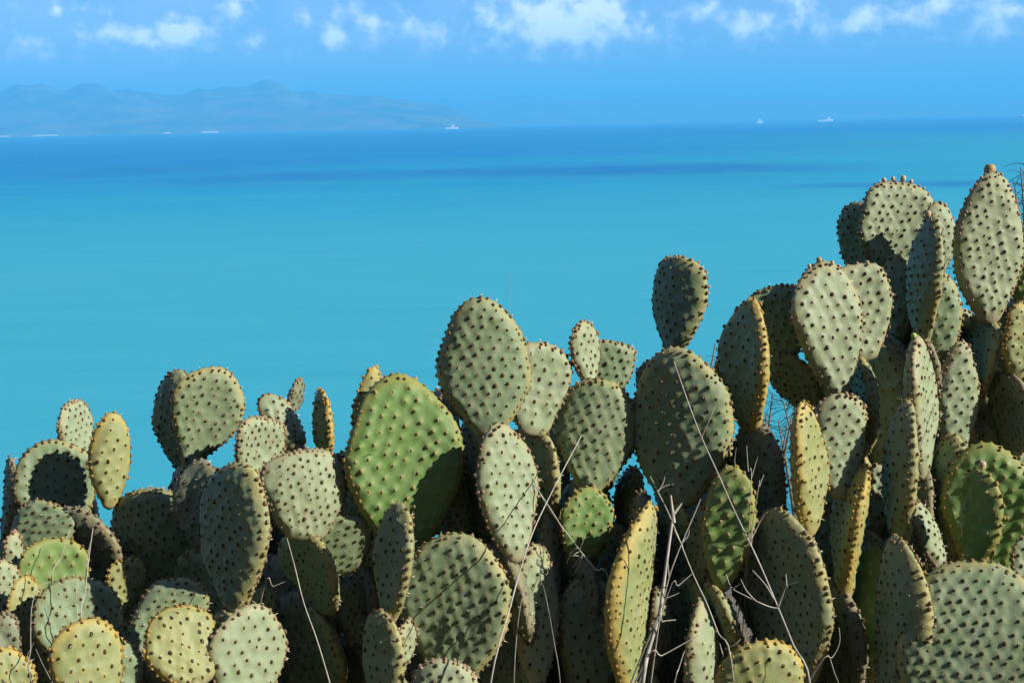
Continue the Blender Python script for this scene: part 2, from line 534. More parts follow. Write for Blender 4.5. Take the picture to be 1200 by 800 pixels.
# ------------------------------------------------------------------ prickly pears: one pad
def outline(t, kind):
    """half width (0..1) of a pad at t along its length"""
    t = np.clip(t, 0, 1)
    t0, narrow, pw, pt = {'ob': (0.62, 0.20, 1.0, 2.1), 'el': (0.53, 0.24, 0.85, 2.0), 'ro': (0.55, 0.26, 0.72, 2.35),
                          'sq': (0.68, 0.34, 0.80, 3.0), 'te': (0.66, 0.14, 1.25, 2.0)}[kind]
    up = np.power(np.clip(1 - np.power(np.clip((t - t0) / (1 - t0), 0, 1), pt), 0, 1), 1 / 2.0)
    lo = narrow + (1 - narrow) * np.power(np.sin(np.pi / 2 * np.clip(t / t0, 0, 1)), pw * 1.25)
    lo = lo * np.power(np.clip(t / 0.035, 0, 1), 0.5)
    return np.where(t > t0, up, lo)

def pad_mesh(L, W, T, kind, seed, spacing=0.032, bump=0.0042, res=0.0052):
    """one fleshy pad: base at the origin, tip at +Y, faces +Z and -Z. returns (pad mesh data, areole list)"""
    rng = np.random.RandomState(seed)
    nu = int(max(22, min(64, W / res)))
    nv = int(max(30, min(84, L / res)))
    u = np.linspace(-1, 1, nu + 1)
    v = np.linspace(-1, 1, nv + 1)
    U, Vv = np.meshgrid(u, v)
    dx = U * np.sqrt(1 - Vv ** 2 / 2)
    dy = Vv * np.sqrt(1 - U ** 2 / 2)
    r = np.clip(np.sqrt(dx ** 2 + dy ** 2), 0, 1)
    t = (dy + 1) / 2
    ratio = np.clip(dx / np.sqrt(np.maximum(1 - dy ** 2, 1e-6)), -1, 1)
    a1, a2, a3, a4 = rng.rand(4) * 6.28
    ang = np.arctan2(dy, dx)
    wav = 1 + 0.040 * np.sin(2 * ang + a1) + 0.036 * np.sin(3 * ang + a2) + 0.020 * np.sin(5 * ang + a3) + 0.013 * np.sin(8 * ang + a4)
    hw = outline(t, kind) * W / 2
    x = ratio * hw * wav
    skew = rng.uniform(-0.03, 0.03)
    x = x + skew * W * np.sin(np.pi * t)
    y = t * L * (1 + 0.02 * np.sin(ang * 3 + a4) * (t > 0.6))
    # thickness: flat lens with a rounded rim, fleshier towards the base
    # distance to the outline in real units drives the rim rounding
    Rr = T * 0.80
    edge = (1 - r) * min(W, L) / 2
    prof = np.sqrt(np.clip(1 - np.clip(1 - edge / Rr, 0, 1) ** 2.0, 0, 1))
    z = T / 2 * prof * (0.92 + 0.22 * (1 - r ** 2)) * (1 + 0.25 * np.clip(1 - t / 0.25, 0, 1))
    boundary = np.zeros_like(x, bool)
    boundary[0, :] = boundary[-1, :] = True
    boundary[:, 0] = boundary[:, -1] = True
    z[boundary] = 0
    # bend of the whole pad
    cup = rng.uniform(-0.5, 0.5)
    bend = rng.uniform(-0.25, 0.25)
    b1, b2 = rng.rand(2) * 6.28
    mid = cup * x ** 2 / W + bend * (y - L / 2) ** 2 / L + 0.012 * np.sin(y / L * 5 + b1) * np.sin(x / W * 4 + b2) * W * 1.5 * 0.35
    # areoles on a quincunx lattice
    sp = spacing
    pts = []
    rot = rng.uniform(-0.3, 0.3)
    row = 0
    yy = -0.3 * L
    while yy < 1.3 * L:
        xx = -1.2 * W + (row % 2) * sp * 0.5
        while xx < 1.2 * W:
            px = xx + rng.uniform(-0.17, 0.17) * sp
            py = yy + rng.uniform(-0.17, 0.17) * sp
            X = px * math.cos(rot) - (py - L / 2) * math.sin(rot)
            Y = px * math.sin(rot) + (py - L / 2) * math.cos(rot) + L / 2
            if 0.07 * L < Y < 0.975 * L and abs(X) < W:
                pts.append((X, Y))
            xx += sp
        yy += sp * 0.80
        row += 1
    faces_v = []
    tone_all = []
    areoles = []     # (pos, normal, size, rim?)
    n = (nu + 1) * (nv + 1)
    verts = np.zeros((2, nv + 1, nu + 1, 3))
    tone = np.zeros((2, nv + 1, nu + 1, 3))
    rimv = np.clip(1 - edge / (T * 0.9), 0, 1)
    basev = np.clip(1 - t / 0.22, 0, 1)
    Pk = np.array(pts) if pts else np.zeros((0, 2))
    picks = []
    for side in (0, 1):
        sgn = 1 if side == 0 else -1
        h = np.zeros_like(x)
        near = np.zeros_like(x)
        sel = []
        shift = 0 if side == 0 else sp * 0.4
        for (X, Y) in Pk:
            X = X + shift
            if rng.rand() < 0.05:
                continue
            d2 = (x - X) ** 2 + ((y - Y) * 0.85) ** 2
            k = np.argmin(d2)
            jj, ii = divmod(k, nu + 1)
            if d2[jj, ii] > (res * 1.6) ** 2 or r[jj, ii] > 0.95:
                continue
            e = np.exp(-d2 / (0.0082 ** 2))
            h += e * rng.uniform(0.75, 1.2)
            near = np.maximum(near, np.exp(-d2 / (0.0075 ** 2)))
            sel.append((jj, ii))
        # faint swelling that links the bumps in rows
        h2 = 0.25 * np.sin((x * math.cos(rot) + y * math.sin(rot)) * 2 * np.pi / sp) * np.sin(y * np.pi / (sp * 0.8))
        verts[side, ..., 0] = x
        verts[side, ..., 1] = y
        verts[side, ..., 2] = mid + sgn * (z + (bump * h + bump * 0.5 * h2) * np.clip(edge / 0.012, 0, 1))
        tone[side, ..., 0] = rimv
        tone[side, ..., 1] = near
        tone[side, ..., 2] = basev
        picks.append(sel)
    # rim bumps
    bj, bi = [], []
    for i in range(nu + 1): bj.append(0); bi.append(i)
    for j in range(1, nv + 1): bj.append(j); bi.append(nu)
    for i in range(nu - 1, -1, -1): bj.append(nv); bi.append(i)
    for j in range(nv - 1, 0, -1): bj.append(j); bi.append(0)
    loop = list(zip(bj, bi))
    P = np.array([(x[j, i], y[j, i], mid[j, i]) for j, i in loop])
    seg = np.linalg.norm(np.roll(P, -1, 0) - P, axis=1)
    s = np.concatenate([[0], np.cumsum(seg)[:-1]])
    per = seg.sum()
    rim_sp = spacing * 0.62
    rim_idx = []
    cur = rng.uniform(0, rim_sp)
    while cur < per:
        k = int(np.argmin(np.abs(s - cur)))
        if P[k, 1] > 0.10 * L:
            rim_idx.append(k)
        cur += rim_sp * rng.uniform(0.75, 1.25)
    cen = np.array([0, L * 0.52, 0])
    nb = len(loop)
    tang = np.roll(P, -1, 0) - np.roll(P, 1, 0)
    outn = np.stack([-tang[:, 1], tang[:, 0], np.zeros(nb)], 1)
    outn /= np.maximum(np.linalg.norm(outn, axis=1, keepdims=True), 1e-9)
    flip = ((P - cen) * outn).sum(1) < 0
    outn[flip] *= -1
    push = np.zeros(nb)
    for k in rim_idx:
        dd = np.abs(s - s[k]); dd = np.minimum(dd, per - dd)
        push = np.maximum(push, 0.0030 * np.exp(-(dd / 0.006) ** 2))
    for k, (j, i) in enumerate(loop):
        for side in (0, 1):
            verts[side, j, i] += outn[k] * push[k]
    # weld: index map
    idx = np.arange(n).reshape(nv + 1, nu + 1)
    idx2 = idx.copy() + n
    idx2[boundary] = idx[boundary]
    allv = verts.reshape(-1, 3)
    allt = tone.reshape(-1, 3)
    q0 = np.stack([idx[:-1, :-1], idx[:-1, 1:], idx[1:, 1:], idx[1:, :-1]], -1).reshape(-1, 4)
    q1 = np.stack([idx2[:-1, :-1], idx2[1:, :-1], idx2[1:, 1:], idx2[:-1, 1:]], -1).reshape(-1, 4)
    quads = np.concatenate([q0, q1])
    used = np.unique(quads)
    remap = -np.ones(2 * n, int)
    remap[used] = np.arange(len(used))
    quads = remap[quads]
    V = allv[used]
    Tn = allt[used]
    # normals for the areoles
    for side in (0, 1):
        sgn = 1 if side == 0 else -1
        vv = verts[side]
        for (j, i) in picks[side]:
            j0, j1, i0, i1 = max(j - 2, 0), min(j + 2, nv), max(i - 2, 0), min(i + 2, nu)
            ta = vv[j, i1] - vv[j, i0]
            tb = vv[j1, i] - vv[j0, i]
            nn = np.cross(ta, tb) * sgn
            nn /= max(np.linalg.norm(nn), 1e-9)
            areoles.append((vv[j, i], nn, rng.uniform(0.0023, 0.0044), 0))
    for k in rim_idx:
        j, i = loop[k]
        nn = outn[k] + np.array([0, 0, rng.uniform(-0.5, 0.5)])
        nn /= np.linalg.norm(nn)
        areoles.append((verts[0, j, i] - outn[k] * 0.0005 + np.array([0, 0, rng.uniform(-0.25, 0.25) * T]) * 0.6, nn, rng.uniform(0.0028, 0.0048), 1))
        # a second row beside the crest of the rim
        for sg in (-1, 1):
            if rng.rand() < 0.55:
                nn2 = outn[k] * 0.7 + np.array([0, 0, sg * 0.8])
                nn2 /= np.linalg.norm(nn2)
                pos = verts[0, j, i] - outn[k] * T * 0.22 + np.array([0, 0, sg * T * 0.33])
                areoles.append((pos, nn2, rng.uniform(0.0024, 0.0040), 1))
    return V, quads, Tn, areoles

def areole_mesh(areoles, seed, key):
    """felt buttons and a few straw spines of one pad, joined"""
    rng = np.random.RandomState(seed)
    V, Tt, M = [], [], []
    for (p, nn, s, rim) in areoles:
        p = np.array(p)
        a = np.cross(nn, (0, 1, 0))
        if np.linalg.norm(a) < 1e-3:
            a = np.cross(nn, (1, 0, 0))
        a /= np.linalg.norm(a)
        b = np.cross(nn, a)
        o = len(V)
        hgt = s * (0.45 if not rim else 0.60)
        elong = rng.uniform(1.05, 1.45)
        for ring, rr in ((0, 1.0), (1, 0.72)):
            for k in range(6):
                t = k * math.pi / 3 + ring * 0.3
                V.append(p + (a * math.cos(t) + b * math.sin(t) * elong) * s * rr + nn * (-0.0016 if ring == 0 else hgt * 0.7))
        V.append(p + nn * hgt)
        for k in range(6):
            k2 = (k + 1) % 6
            Tt += [(o + k, o + k2, o + 6 + k), (o + k2, o + 6 + k2, o + 6 + k), (o + 6 + k, o + 6 + k2, o + 12)]
            M += [rim] * 3
        if rng.rand() < 0.22:
            for q in range(rng.randint(1, 3)):
                d = nn + rng.uniform(-0.7, 0.7, 3)
                d /= np.linalg.norm(d)
                ln = rng.uniform(0.005, 0.011)
                o = len(V)
                w1 = 0.0006
                for k in range(3):
                    t = k * 2.094
                    V.append(p + (a * math.cos(t) + b * math.sin(t)) * w1 * 1.2)
                V.append(p + d * ln)
                for k in range(3):
                    Tt.append((o + k, o + (k + 1) % 3, o + 3))
                    M.append(2)
    return np_mesh("areoles", np.array(V), np.zeros((0, 4), int), np.array(Tt), True, [face_m.get(key, areole_m), rim_m[key], spine_m], M)

def finish_pad_mesh(L, W, T, kind, key, seed, **kw):
    V, Q, Tn, ar = pad_mesh(L, W, T, kind, seed, **kw)
    me = np_mesh("pad", V, Q, mats=[PADM[key]])
    ca = me.color_attributes.new('tone', 'FLOAT_COLOR', 'POINT')
    c4 = np.ones((len(V), 4), np.float32)
    c4[:, :3] = Tn
    ca.data.foreach_set('color', c4.ravel())
    return me, areole_mesh(ar, seed, key)

def barrel(h, r, seed):
    """small fruit: a barrel with a sunken top"""
    rng = random.Random(seed)
    prof = [(0, .55), (.12, .80), (.35, 1.0), (.6, 1.05), (.80, .95), (.93, .74), (.985, .55), (.96, .4), (.93, .0)]
    V, Q = [], []
    S = 10
    for (y, rr) in prof:
        for k in range(S):
            t = 2 * math.pi * k / S
            q = max(rr, 0.02) * r * (1 + rng.uniform(-.05, .05))
            V.append((q * math.cos(t), y * h, q * math.sin(t)))
    for j in range(len(prof) - 1):
        for k in range(S):
            k2 = (k + 1) % S
            Q.append((j * S + k, (j + 1) * S + k, (j + 1) * S + k2, j * S + k2))
    return V, Q
FRUIT_ME = {}
def fruit_mesh(key):
    if key not in FRUIT_ME:
        V, Q = barrel(1.0, 0.42, 3)
        idx = [0] * len(Q)
        for i in range(6 * 10, len(Q)):
            idx[i] = 1
        FRUIT_ME[key] = np_mesh("fruit", V, Q, mats=[fruit_m[key], scar_m if key != 'v' else fruit_m['v']], mat_idx=idx)
    return FRUIT_ME[key]

# ------------------------------------------------------------------ prickly pears: the pads the photograph shows
# plant, base px, tip px, apparent width px, depth m, yaw (+ turns the face to the right), shape, colour, lean
PADS = [
  # --- low clump at the left foot
  ('A', 300, 795, 304, 650, 96, 3.34, -46, 'el', 'o', 0),
  ('A', 162, 785, 158, 690, 54, 3.26, -44, 'el', 'o', 0),
  ('A', 290, 850, 290, 709, 90, 2.80, 28, 'ob', 'p', 0),
  ('A', 310, 742, 308, 688, 38, 3.20, 20, 'ro', 'p', 0),
  ('A', 236, 805, 196, 714, 90, 2.72, 18, 'ro', 'y', -8),
  ('A', 112, 860, 96, 728, 82, 2.64, 18, 'sq', 'y', 0),
  ('A', 104, 795, 80, 679, 104, 3.00, 12, 'ob', 'g', -5),
  ('A', 32, 752, 27, 676, 42, 3.05, 38, 'el', 'y', 0),
  ('A', 148, 760, 238, 690, 78, 3.06, -4, 'ob', 'g', -14),
  ('A', 140, 724, 150, 652, 46, 3.14, 22, 'ob', 'y', 0),
  ('A', 62, 735, 62, 632, 82, 3.22, 14, 'sq', 'G', 0),
  ('A', 8, 748, 0, 655, 46, 3.12, 20, 'el', 'p', 0),
  ('A', 18, 690, 15, 622, 24, 3.25, 35, 'el', 'p', 0),
  ('A', 12, 850, 8, 760, 54, 2.80, 15, 'ro', 'y', 0),
  ('A', 152, 822, 146, 751, 36, 2.98, 10, 'el', 'g', 0),
  ('A', 8, 790, 4, 716, 34, 2.96, 8, 'el', 'o', 0),
  # --- taller plant at the left
  ('B', 336, 705, 330, 556, 76, 3.50, -44, 'el', 'o', 0),
  ('B', 90, 556, 84, 470, 42, 3.72, 52, 'sq', 'p', 0),
  ('B', 128, 597, 130, 485, 51, 3.36, 22, 'el', 'y', 0),
  ('B', 84, 622, 52, 519, 92, 3.46, 2, 'ro', 'g', 0),
  ('B', 92, 608, 12, 632, 72, 3.30, 6, 'ob', 'g', 0),
  ('B', 9, 640, 16, 534, 16, 3.60, -66, 'el', 'o', 0),
  ('B', 200, 700, 168, 576, 120, 3.36, -36, 'ro', 'g', 6),
  ('B', 222, 574, 200, 437, 58, 3.66, -46, 'ob', 'g', 0),
  ('B', 217, 556, 256, 432, 84, 3.54, 12, 'te', 'g', 0),
  ('B', 276, 724, 272, 542, 88, 2.90, -50, 'ob', 'g', 0),
  ('B', 300, 576, 305, 488, 62, 3.48, 34, 'sq', 'p', 0),
  ('B', 238, 655, 234, 539, 60, 3.24, -40, 'el', 'o', 0),
  # --- plant with the big fresh green pad
  ('C', 562, 610, 558, 480, 54, 3.34, -44, 'el', 'o', 0),
  ('C', 478, 800, 475, 690, 64, 3.22, -46, 'el', 'o', 0),
  ('C', 442, 790, 436, 640, 74, 3.28, -46, 'el', 'o', 0),
  ('C', 590, 870, 588, 732, 66, 3.16, -46, 'el', 'o', 0),
  ('C', 560, 690, 562, 556, 64, 3.42, -44, 'el', 'o', 0),
  ('C', 358, 520, 306, 466, 38, 3.56, 20, 'ob', 'p', 0),
  ('C', 338, 490, 353, 443, 18, 3.62, 58, 'el', 'o', 0),
  ('C', 384, 552, 376, 456, 25, 3.52, -52, 'el', 'r', 0),
  ('C', 360, 636, 366, 529, 104, 3.00, 20, 'sq', 'p', 0),
  ('C', 332, 566, 334, 503, 44, 3.54, -42, 'el', 'o', 0),
  ('C', 436, 612, 366, 660, 80, 3.05, -22, 'ob', 'g', 0),
  ('C', 420, 762, 416, 680, 44, 3.24, 38, 'sq', 'p', 0),
  ('C', 456, 730, 470, 587, 50, 2.90, -52, 'el', 'g', 0),
  ('C', 452, 850, 448, 711, 52, 2.88, -52, 'el', 'g', 0),
  ('C', 465, 790, 478, 726, 26, 2.95, 50, 'el', 'p', 0),
  ('C', 482, 655, 468, 442, 136, 3.06, 8, 'el', 'G', 0),
  ('C', 424, 545, 437, 431, 36, 3.12, 30, 'el', 'y', 0),
  ('C', 526, 645, 512, 453, 62, 3.25, -42, 'el', 'o', 0),
  ('C', 540, 646, 546, 551, 34, 3.22, 40, 'el', 'p', 0),
  ('C', 534, 812, 528, 627, 132, 2.98, -12, 'ob', 'g', 0),
  ('C', 520, 880, 522, 772, 86, 2.82, 2, 'ro', 'p', 0),
  ('C', 372, 830, 344, 692, 92, 3.26, -40, 'ob', 'o', 0),
  # --- tall central plant
  ('D', 716, 745, 716, 610, 84, 3.34, -44, 'el', 'o', 0),
  ('D', 574, 514, 560, 352, 106, 3.08, 4, 'el', 'g', 0),
  ('D', 624, 512, 630, 403, 78, 3.14, 24, 'sq', 'p', 0),
  ('D', 642, 506, 646, 418, 42, 3.46, -44, 'el', 'o', 0),
  ('D', 692, 464, 682, 377, 37, 3.19, 50, 'te', 'p', 0),
  ('D', 710, 464, 724, 400, 56, 3.25, 18, 'sq', 'g', 0),
  ('D', 690, 580, 708, 447, 104, 3.17, 8, 'ob', 'g', 0),
  ('D', 602, 660, 584, 496, 74, 3.02, 34, 'el', 'p', 0),
  ('D', 642, 624, 630, 498, 38, 3.24, -50, 'el', 'y', 0),
  ('D', 650, 722, 648, 598, 27, 3.16, 58, 'el', 'p', 0),
  ('D', 680, 662, 690, 572, 62, 3.12, 16, 'ro', 'G', 0),
  ('D', 628, 806, 626, 638, 62, 3.05, 34, 'el', 'p', 0),
  ('D', 692, 850, 690, 680, 78, 3.10, 12, 'sq', 'g', 0),
  # --- plant with the orange tipped pad
  ('E', 744, 690, 740, 545, 44, 3.32, -44, 'el', 'o', 0),
  ('E', 788, 428, 793, 298, 72, 3.42, -42, 'te', 'g', 0),
  ('E', 800, 596, 793, 411, 126, 3.14, -17, 'el', 'g', 0),
  ('E', 844, 586, 842, 423, 36, 3.26, 56, 'el', 'y', 0),
  ('E', 738, 850, 748, 590, 50, 3.02, 48, 'el', 'y', 0),
  ('E', 752, 645, 753, 577, 27, 3.12, 10, 'el', 'o', 0),
  ('E', 846, 694, 862, 544, 60, 3.00, -8, 'el', 'G', 0),
  ('E', 824, 694, 821, 588, 36, 3.08, -54, 'el', 'o', 0),
  ('E', 820, 850, 830, 702, 38, 2.98, 46, 'el', 'p', 0),
  ('E', 766, 790, 778, 690, 28, 3.04, 42, 'el', 'o', 0),
  ('E', 770, 720, 772, 600, 60, 3.38, -42, 'el', 'o', 0),
  # --- right of centre
  ('F', 966, 690, 966, 536, 66, 3.40, -44, 'el', 'o', 0),
  ('F', 876, 512, 874, 351, 63, 3.18, -48, 'el', 'r', 0),
  ('F', 922, 425, 905, 334, 64, 3.26, 12, 'sq', 'g', 0),
  ('F', 985, 478, 962, 307, 83, 3.22, 28, 'ob', 'p', 0),
  ('F', 1012, 424, 1000, 308, 74, 3.30, 26, 'sq', 'p', 0),
  ('F', 968, 488, 903, 414, 52, 3.28, -42, 'el', 'o', 0),
  ('F', 985, 586, 984, 463, 68, 3.08, 24, 'sq', 'p', 0),
  ('F', 1030, 592, 1028, 545, 26, 3.34, 15, 'sq', 'p', 0),
  ('F', 1030, 632, 1030, 583, 24, 3.30, 18, 'te', 'p', 0),
  ('F', 948, 630, 940, 472, 44, 3.00, 42, 'el', 'y', 0),
  ('F', 892, 650, 884, 494, 74, 3.18, -42, 'el', 'o', 0),
  ('F', 984, 704, 1006, 544, 40, 3.06, -44, 'te', 'y', 0),
  ('F', 938, 815, 920, 597, 104, 2.98, -42, 'el', 'g', 0),
  ('F', 895, 880, 890, 749, 102, 2.84, 16, 'ro', 'y', 0),
  ('F', 1012, 806, 1016, 632, 66, 3.10, -42, 'el', 'G', 0),
  # --- tall far right
  ('H', 1040, 325, 1058, 212, 94, 3.60, 22, 'ro', 'p', 0),
  ('H', 1034, 345, 1000, 238, 66, 3.70, -40, 'el', 'g', 0),
  ('H', 1077, 404, 1086, 254, 44, 3.34, -50, 'el', 'g', 0),
  ('H', 1100, 326, 1100, 236, 40, 3.50, 32, 'el', 'p', 0),
  ('H', 1156, 382, 1160, 206, 82, 3.40, 28, 'el', 'p', 0),
  ('H', 1104, 432, 1103, 317, 46, 3.36, 16, 'el', 'g', 0),
  ('H', 1132, 424, 1128, 362, 38, 3.52, 16, 'el', 'p', 0),
  ('H', 1053, 404, 1050, 296, 36, 3.54, -6, 'el', 'g', 0),
  ('H', 1030, 575, 1030, 388, 80, 3.42, -42, 'el', 'o', 0),
  ('H', 1078, 565, 1072, 396, 37, 3.18, 56, 'el', 'p', 0),
  ('H', 1118, 545, 1124, 402, 52, 3.34, 26, 'el', 'p', 0),
  ('H', 1156, 535, 1166, 353, 50, 3.46, 12, 'el', 'o', 0),
  ('H', 1198, 362, 1200, 270, 40, 3.44, -4, 'el', 'G', 0),
  ('H', 1192, 446, 1198, 354, 42, 3.32, 30, 'el', 'y', 0),
  ('H', 1196, 560, 1200, 496, 44, 3.44, 20, 'el', 'p', 0),
  # --- front right corner
  ('J', 1050, 644, 1055, 471, 41, 3.06, -54, 'el', 'g', 0),
  ('J', 1104, 670, 1110, 509, 62, 3.20, -40, 'el', 'g', 0),
  ('J', 1160, 680, 1156, 522, 104, 3.14, 6, 'ro', 'G', 0),
  ('J', 1145, 668, 1148, 548, 54, 2.98, -46, 'el', 'G', 0),
  ('J', 1108, 672, 1072, 582, 28, 3.10, 50, 'el', 'p', 0),
  ('J', 1046, 850, 1056, 627, 64, 2.90, -46, 'el', 'g', 0),
  ('J', 1120, 900, 1150, 654, 172, 2.78, 6, 'ro', 'g', -10),
  ('J', 1204, 690, 1200, 628, 40, 3.00, 25, 'el', 'p', 0),
]
FRUITS = {   # (plant, tip px) -> list of (across -1..1, size m, kind)
    ('F', 962, 307): [(-0.05, .014, 'f'), (-.42, .010, 'b'), (.40, .010, 'b')],
    ('H', 1160, 206): [(0.0, .032, 'f')],
    ('H', 1058, 212): [(-.55, .014, 'b'), (-.3, .012, 'b'), (0, .016, 'b'), (.25, .012, 'b')],
    ('H', 1072, 396): [(-.1, .014, 'v')],
    ('J', 1148, 548): [(.15, .018, 'b')],
    ('H', 1086, 254): [(.1, .016, 'b')],
    ('H', 1128, 362): [],
    ('F', 1000, 308): [(.5, .014, 'f')],
}
PLANTS = {
    'A': ("low prickly pear clump of yellowish pads at the left foot of the thicket", 3.45, 150),
    'B': ("prickly pear with an arched pair of pads, standing over the low yellowish clump", 3.85, 170),
    'C': ("prickly pear carrying the big fresh green pad beside thin edge-on pads", 3.75, 440),
    'D': ("tall prickly pear with a round grey-green pad against the sea and narrow pale pads below", 3.75, 640),
    'E': ("prickly pear with one dark upright pad on top and a tall orange-tipped pad below", 3.70, 795),
    'F': ("prickly pear with pale oval pad, orange-rimmed dark pad and yellow edge-on pads", 3.75, 950),
    'H': ("highest prickly pear of the thicket, with a fruit on its tallest pale pad", 3.95, 1110),
    'J': ("prickly pear with a broad ribbed front pad and a green pad behind a dark one", 3.55, 1120),
}

def solve_pad(px):
    (pl, bx, by, tx, ty, wpx, d, yaw, kind, key, lean) = px
    B = at(bx, by, d)
    flat = (at(tx, ty, d) - B).length
    T_ = at(tx, ty, d - math.tan(R(lean)) * flat)
    Lv = T_ - B
    L = Lv.length
    Lh = Lv.normalized()
    T = min(0.045, max(0.016, L * 0.122), wpx / FPX * d * 0.75)
    app = wpx / FPX * d
    ya = R(yaw)
    seen = lambda Wx, a: Wx * math.cos(a) + 0.65 * T * math.sin(abs(a))
    Wd = max(app - 0.65 * T * math.sin(abs(ya)), 0.01) / max(math.cos(ya), 0.15)
    if abs(yaw) > 38 and not 0.42 * L <= Wd <= 0.8 * L:
        Wd = (0.72 if Wd > 0.8 * L else 0.46) * L
        best = min((abs(seen(Wd, R(q)) - app), q) for q in range(24, 85))[1]
        ya = math.copysign(R(best), ya)
    C = (EYE - (B + T_) / 2).normalized()
    N0 = (C - Lh * C.dot(Lh)).normalized()
    X0 = Lh.cross(N0)
    Nn = N0 * math.cos(ya) + X0 * math.sin(ya)
    Xn = Lh.cross(Nn)
    M = Matrix((Xn, Lh, Nn)).transposed().to_4x4()
    M.translation = B
    return M, L, Wd, T

roots = {}
for k, (label, d, cx) in PLANTS.items():
    g = at(cx, 800, d)
    roots[k] = empty("prickly_pear", (g.x, g.y, ground_z(g.x, g.y)))
    tag(roots[k], label, "cactus", "prickly pears of the cliff top thicket")
placed = {k: [] for k in PLANTS}     # (matrix, L, W)
seed = 100
def add_pad(plant, M, L, W, me, ar, scale=None):
    root = roots[plant]
    o = link_mesh("pad", me, root)
    Mi = Matrix.Translation(root.location).inverted()
    mm = Mi @ M
    if scale is not None:
        mm = mm @ Matrix.Diagonal((*scale, 1))
    o.matrix_local = mm
    a = link_mesh("areoles", ar, o)
    a['kind'] = 'stuff'
    placed[plant].append((M, L, W, o))
    return o
for px in PADS:
    seed = px[3] * 7 + px[4]
    M, L, W, T = solve_pad(px)
    sp = random.uniform(0.0245, 0.0300) if px[9] != 'G' else 0.032
    if L < 0.2:
        sp *= 0.8
    me, ar = finish_pad_mesh(L, W, T, px[8], px[9], seed, spacing=sp, bump=0.0055 if px[9] == 'G' else 0.0042)
    o = add_pad(px[0], M, L, W, me, ar)
    for (ac, size, fk) in FRUITS.get((px[0], px[3], px[4]), []):
        f = link_mesh("fruit" if fk == 'f' else "bud", fruit_mesh(fk), o)
        yy = L * (1 - 0.16 * ac * ac) - size * 0.12
        f.matrix_local = Matrix.Translation((ac * W / 2 * 0.8, yy, 0)) @ Matrix.Rotation(-ac * 0.7, 4, 'Z') @ Matrix.Diagonal((size, size, size, 1))

# ------------------------------------------------------------------ prickly pears: the older pads and stems that carry them
old_meshes = [finish_pad_mesh(0.30, 0.19 + 0.02 * (i % 3), 0.036, ['el', 'ob', 'ro'][i % 3], 'o' if i % 2 else 'g', 900 + i, res=0.0065) for i in range(8)]
def inside(q, M, L, W):
    p = M.inverted() @ q
    if not (-0.01 < p.y < L + 0.012) or abs(p.z) > 0.035:
        return False
    hw = float(outline(np.array([min(1, max(0, p.y / L))]), 'el')[0]) * W / 2
    return abs(p.x) < hw + 0.012
rng = random.Random(21)
for k in PLANTS:
    root = roots[k]
    fork = root.location + Vector((0, 0, 0.28))
    stack = [(M.translation.copy(), i) for i, (M, L, W, o) in enumerate(placed[k])]
    ends = []
    while stack:
        B, me_i = stack.pop()
        hit = False
        for i, (M, L, W, o) in enumerate(placed[k]):
            if i != me_i and M.translation.z < B.z - 0.03 and inside(B, M, L, W):
                hit = True
                break
        if hit:
            continue
        gz = ground_z(B.x, B.y)
        if B.z - gz < 0.30 or (B - fork).length < 0.30 or len(placed[k]) > 70:
            ends.append(B)
            continue
        to = (fork - B)
        to.normalize()
        d = (to * 0.45 + Vector((rng.uniform(-.25, .25), 0.30 + rng.uniform(-.1, .2), -1.0))).normalized()
        Ls = min(rng.uniform(0.24, 0.32), (B.z - gz) * 0.8)
        base = B + d * (Ls - 0.022)
        Lh = -d
        yaw = R(-rng.uniform(42, 72))
        C = (EYE - B).normalized()
        N0 = (C - Lh * C.dot(Lh)).normalized()
        X0 = Lh.cross(N0)
        Nn = N0 * math.cos(yaw) + X0 * math.sin(yaw)
        Xn = Lh.cross(Nn)
        M = Matrix((Xn, Lh, Nn)).transposed().to_4x4()
        M.translation = base
        s = Ls / 0.30
        mi = rng.randrange(len(old_meshes))
        add_pad(k, M, Ls, 0.2 * s, *old_meshes[mi], scale=(s * rng.uniform(.85, 1.1), s, s))
        stack.append((base.copy(), len(placed[k]) - 1))
    # woody trunk and branches
    V, Q = tube([root.location + Vector((0, 0, -0.08)) - root.location, Vector((0.01, 0, 0.08)), Vector((-.01, .01, 0.2)), Vector((0, 0, .31))],
                [.085, .07, .06, .055], 10)
    link_mesh("trunk", np_mesh("trunk", V, Q, mats=[bark_m]), root)
    for B in ends:
        b = B - root.location
        f = Vector((0, 0, 0.22))
        midp = (b + f) / 2 + Vector((rng.uniform(-.05, .05), rng.uniform(-.03, .08), -0.06))
        p = smooth_path([f, midp, b + Vector((0, 0, -.01)), b + Vector((0, 0, .04))], 4)
        V, Q = tube(p, list(np.linspace(.042, .018, len(p))), 8)
        link_mesh("branch", np_mesh("branch", V, Q, mats=[bark_m]), root)


